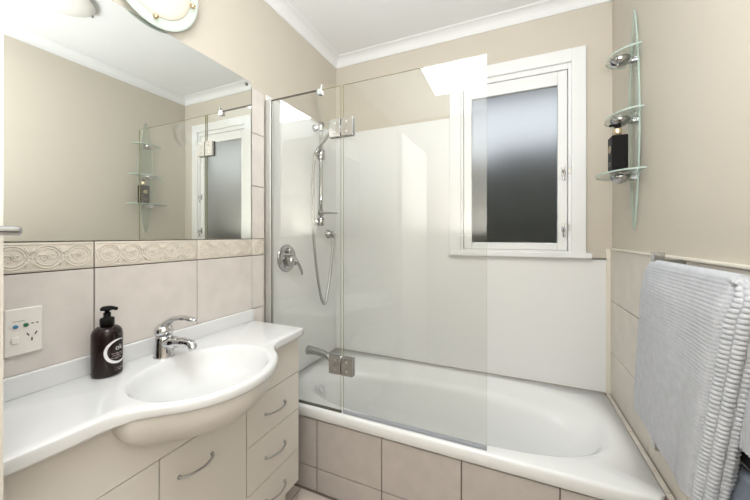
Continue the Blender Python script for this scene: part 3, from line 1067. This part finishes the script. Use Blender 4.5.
obj('pump_head', pb, M['black'], bk)
em = lathe([(0.0125, 0), (0.0165, 0), (0.0165, 0.0006), (0.0125, 0.0006), (0.0125, 0)], 28, '-x', (bx - 0.0262, by, bz2 + 0.094))
for (dy, dz, ry, rz) in ((-0.004, 0.002, 0.003, 0.010), (0.004, 0.0, 0.003, 0.009)):
    join(em, box(bx - 0.0268, bx - 0.0261, by + dy - ry / 2, by + dy + ry / 2, bz2 + 0.094 + dz - rz / 2, bz2 + 0.094 + dz + rz / 2))
obj('gold_emblem', em, M['gold'], bk)
for h0, h1, e in ((0.036, 0.040, 0.019), (0.026, 0.029, 0.015)):
    obj('label_line', box(bx - 0.0267, bx - 0.0261, by - e, by + e, bz2 + h0, bz2 + h1), M['labelgrey'], bk)

# ------------------------------------------------------------------ towel rail
tr = thing('towel_rail', 'chrome ladder towel rail on the right wall mostly hidden by the towel', 'towel rail', (W, -1.2, 0.58))
RX2 = 1.588
for y, z0, z1 in ((-0.765, 0.575, 1.176), (-1.02, 0.635, 1.120)):
    u = obj('upright', box(RX2 - 0.012, RX2 + 0.014, y - 0.013, y + 0.013, z0, z1, bev=0.002), M['chrome2'], tr)
    for z in (z0 + 0.03, z1 - 0.03):
        obj('wall_bracket', box(RX2 + 0.014, W - 0.009, y - 0.010, y + 0.010, z - 0.010, z + 0.010), M['satin'], u)
for z in (0.66, 0.78, 0.92, 1.06, 1.136):
    obj('rung', tube([(RX2, -0.77, z), (RX2, -1.02, z)], 0.0085, 12, round_ends=False), M['satin'], tr)

RB = 1.629
for z in (0.985, 0.725):
    bar = tube([(RB, -1.0, z), (RB, -1.58, z)], 0.0045, 10, round_ends=False)
    for y in (-1.0, -1.58):
        join(bar, tube([(RB, y, z), (W - 0.010, y, z)], 0.0045, 10, round_ends=False))
    obj('back_bar', bar, M['satin'], tr)
# ------------------------------------------------------------------ towels
def smooth01(t):
    t = min(max(t, 0.0), 1.0)
    return t * t * (3 - 2 * t)


TZ = 1.136
TR = 0.0135          # half thickness of the towel's fold over the rung
TY0, TY1 = -0.712, -1.150
ZB = 0.618


def towel_front(y, z, back=False):
    """point of the front sheet below the rung, y along the rail at the top, hanging drift included"""
    d = max(0.0, TZ + TR - z)
    fl = smooth01(d / 0.10)
    k = (y - TY1) / (TY0 - TY1)
    far = smooth01((k - 0.3) / 0.7)
    near = smooth01((0.6 - k) / 0.6)
    yy = y + 0.075 * far * smooth01(d / 0.56) + 0.25 * max(d - 0.05, 0.0) * near
    x = RX2 - TR - 0.012 * fl - 0.003 * fl * sin(y * 21 + 0.8) - 0.006 * smooth01(d / 0.5) * sin(y * 11.0 + 1.0)
    zz = z - 0.024 * (1 - smooth01((TY0 - y) / 0.045)) * (1 - smooth01(d / 0.3))
    zz += 0.012 * smooth01(d / 0.5) * far
    return x, yy, zz


def waffle_towel():
    bm = bmesh.new()
    cell = 0.0088
    st = 0.0022
    ny = int((TY0 - TY1) / st)
    path = [('b', 0.80 + (TZ - 0.80) * i / 90) for i in range(90)] + [('t', i / 10) for i in range(11)] + [('f', TZ + (ZB - TZ) * i / 236) for i in range(1, 237)]
    L = 0.0
    prevp = None
    rows = []
    for kind, q in path:
        if kind == 'b':
            px, pz, nx, nz = RX2 + TR, q, 1, 0
        elif kind == 't':
            a = pi * q
            px, pz, nx, nz = RX2 + TR * cos(a), TZ + TR * sin(a), cos(a), sin(a)
        else:
            px, pz, nx, nz = RX2 - TR, q, -1, 0
        if prevp:
            L += sqrt((px - prevp[0]) ** 2 + (pz - prevp[1]) ** 2)
        prevp = (px, pz)
        row = []
        for j in range(ny + 1):
            y = TY0 + (TY1 - TY0) * j / ny
            c = (TY0 - y) / cell
            x, yy, z = px, y, pz
            if kind == 'f':
                x, yy, z = towel_front(y, pz)
                k = smooth01((y - TY1 + 0.0) / 0.022)
                x += 0.012 * (1 - k) ** 2          # the near edge rounds over to the folded side
            elif kind == 't':
                z -= 0.024 * (1 - smooth01((TY0 - y) / 0.045))
            wc, wl = 0.5 - 0.5 * cos(2 * pi * c), 0.5 - 0.5 * cos(2 * pi * L / 0.0090)
            dsp = 0.0030 * (max(wc, wl) - 0.5)
            row.append(bm.verts.new((x + nx * dsp, yy, z + nz * dsp)))
        rows.append(row)
    for a, b in zip(rows, rows[1:]):
        for i in range(len(a) - 1):
            f = bm.faces.new((a[i], a[i + 1], b[i + 1], b[i]))
            f.smooth = True
    bmesh.ops.recalc_face_normals(bm, faces=bm.faces[:])
    return bm


def towel_side():
    """the thick folded near edge: vertical loose ribs from the front sheet back to the wall side"""
    bm = bmesh.new()
    rows = []
    nz, nx_ = 300, 60
    for i in range(nz + 1):
        z = TZ + TR - 0.001 + (ZB - 0.004 - TZ - TR) * i / nz
        d = TZ + TR - z
        xf, yf, zf = towel_front(TY1, max(min(z, TZ), ZB))
        if d < TR:
            h = sqrt(max(TR * TR - (TR - d) ** 2, 0))
            xa, xb = RX2 - h, RX2 + h
        else:
            xa, xb = xf + 0.010, RX2 + TR + 0.010 * smooth01((d - TR) / 0.12)
        row = []
        for j in range(nx_ + 1):
            t = j / nx_
            x = xa + (xb - xa) * t
            ph = pi * t
            hx, hy = (xb - xa) / 2, 0.026 * smooth01(d / 0.05)
            wc = abs(sin(4.0 * ph)) ** 0.8
            wl = 0.5 - 0.5 * cos(2 * pi * (d / 0.0105 + 0.5 * (int(t * 4) % 2)) + 0.8 * sin(d * 31 + int(t * 4)))
            dsp = smooth01(d / 0.03) * (0.0050 * wc + 0.0042 * wl * wc)
            x = (xa + xb) / 2 - (hx + dsp) * cos(ph)
            row.append(bm.verts.new((x, yf - (hy + dsp) * sin(ph), z)))
        rows.append(row)
    for a, b in zip(rows, rows[1:]):
        for i in range(len(a) - 1):
            f = bm.faces.new((a[i], a[i + 1], b[i + 1], b[i]))
            f.smooth = True
    bmesh.ops.recalc_face_normals(bm, faces=bm.faces[:])
    return bm


tw = thing('bath_towel', 'pale blue-grey waffle weave towel draped over the rail at the right wall', 'towel', (RX2, -0.94, ZB))
t1 = obj('waffle_sheet', waffle_towel(), M['towel'], tw)
t2 = obj('folded_edge', towel_side(), M['towel'], tw)
for o_ in (t1, t2):
    so = o_.modifiers.new('thickness', 'SOLIDIFY')
    so.thickness = 0.004
    so.offset = 0.0


def plain_towel(y0, y1, ztop, zbot, xc, r, wav, seed, back=0.12):
    bm = bmesh.new()
    rows = []
    path = [('b', ztop - back + back * i / 20) for i in range(20)] + [('t', i / 10) for i in range(11)] + [('f', ztop - (ztop - zbot) * i / 50) for i in range(1, 51)]
    ny = 60
    for kind, q in path:
        row = []
        for j in range(ny + 1):
            y = y0 + (y1 - y0) * j / ny
            if kind == 'b':
                x, z = xc + r, q
            elif kind == 't':
                x, z = xc + r * cos(pi * q), ztop + r * sin(pi * q)
            else:
                d = smooth01((ztop - q) / 0.10)
                x, z = xc - r - wav * d * (0.6 + 0.4 * sin(y * 30 + seed)), q
            row.append(bm.verts.new((x, y, z)))
        rows.append(row)
    for a, b in zip(rows, rows[1:]):
        for i in range(len(a) - 1):
            f = bm.faces.new((a[i], a[i + 1], b[i + 1], b[i]))
            f.smooth = True
    bmesh.ops.recalc_face_normals(bm, faces=bm.faces[:])
    return bm


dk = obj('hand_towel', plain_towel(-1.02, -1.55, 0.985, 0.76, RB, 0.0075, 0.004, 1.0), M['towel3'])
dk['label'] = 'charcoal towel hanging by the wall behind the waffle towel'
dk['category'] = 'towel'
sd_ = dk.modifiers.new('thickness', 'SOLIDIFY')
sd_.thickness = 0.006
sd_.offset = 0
lo = obj('hand_towel', plain_towel(-1.02, -1.55, 0.725, 0.44, RB, 0.0075, 0.014, 2.0), M['towel2'])
lo['label'] = 'slate blue-grey towel hanging lowest, under the charcoal one by the wall'
lo['category'] = 'towel'
sd_ = lo.modifiers.new('thickness', 'SOLIDIFY')
sd_.thickness = 0.006
sd_.offset = 0
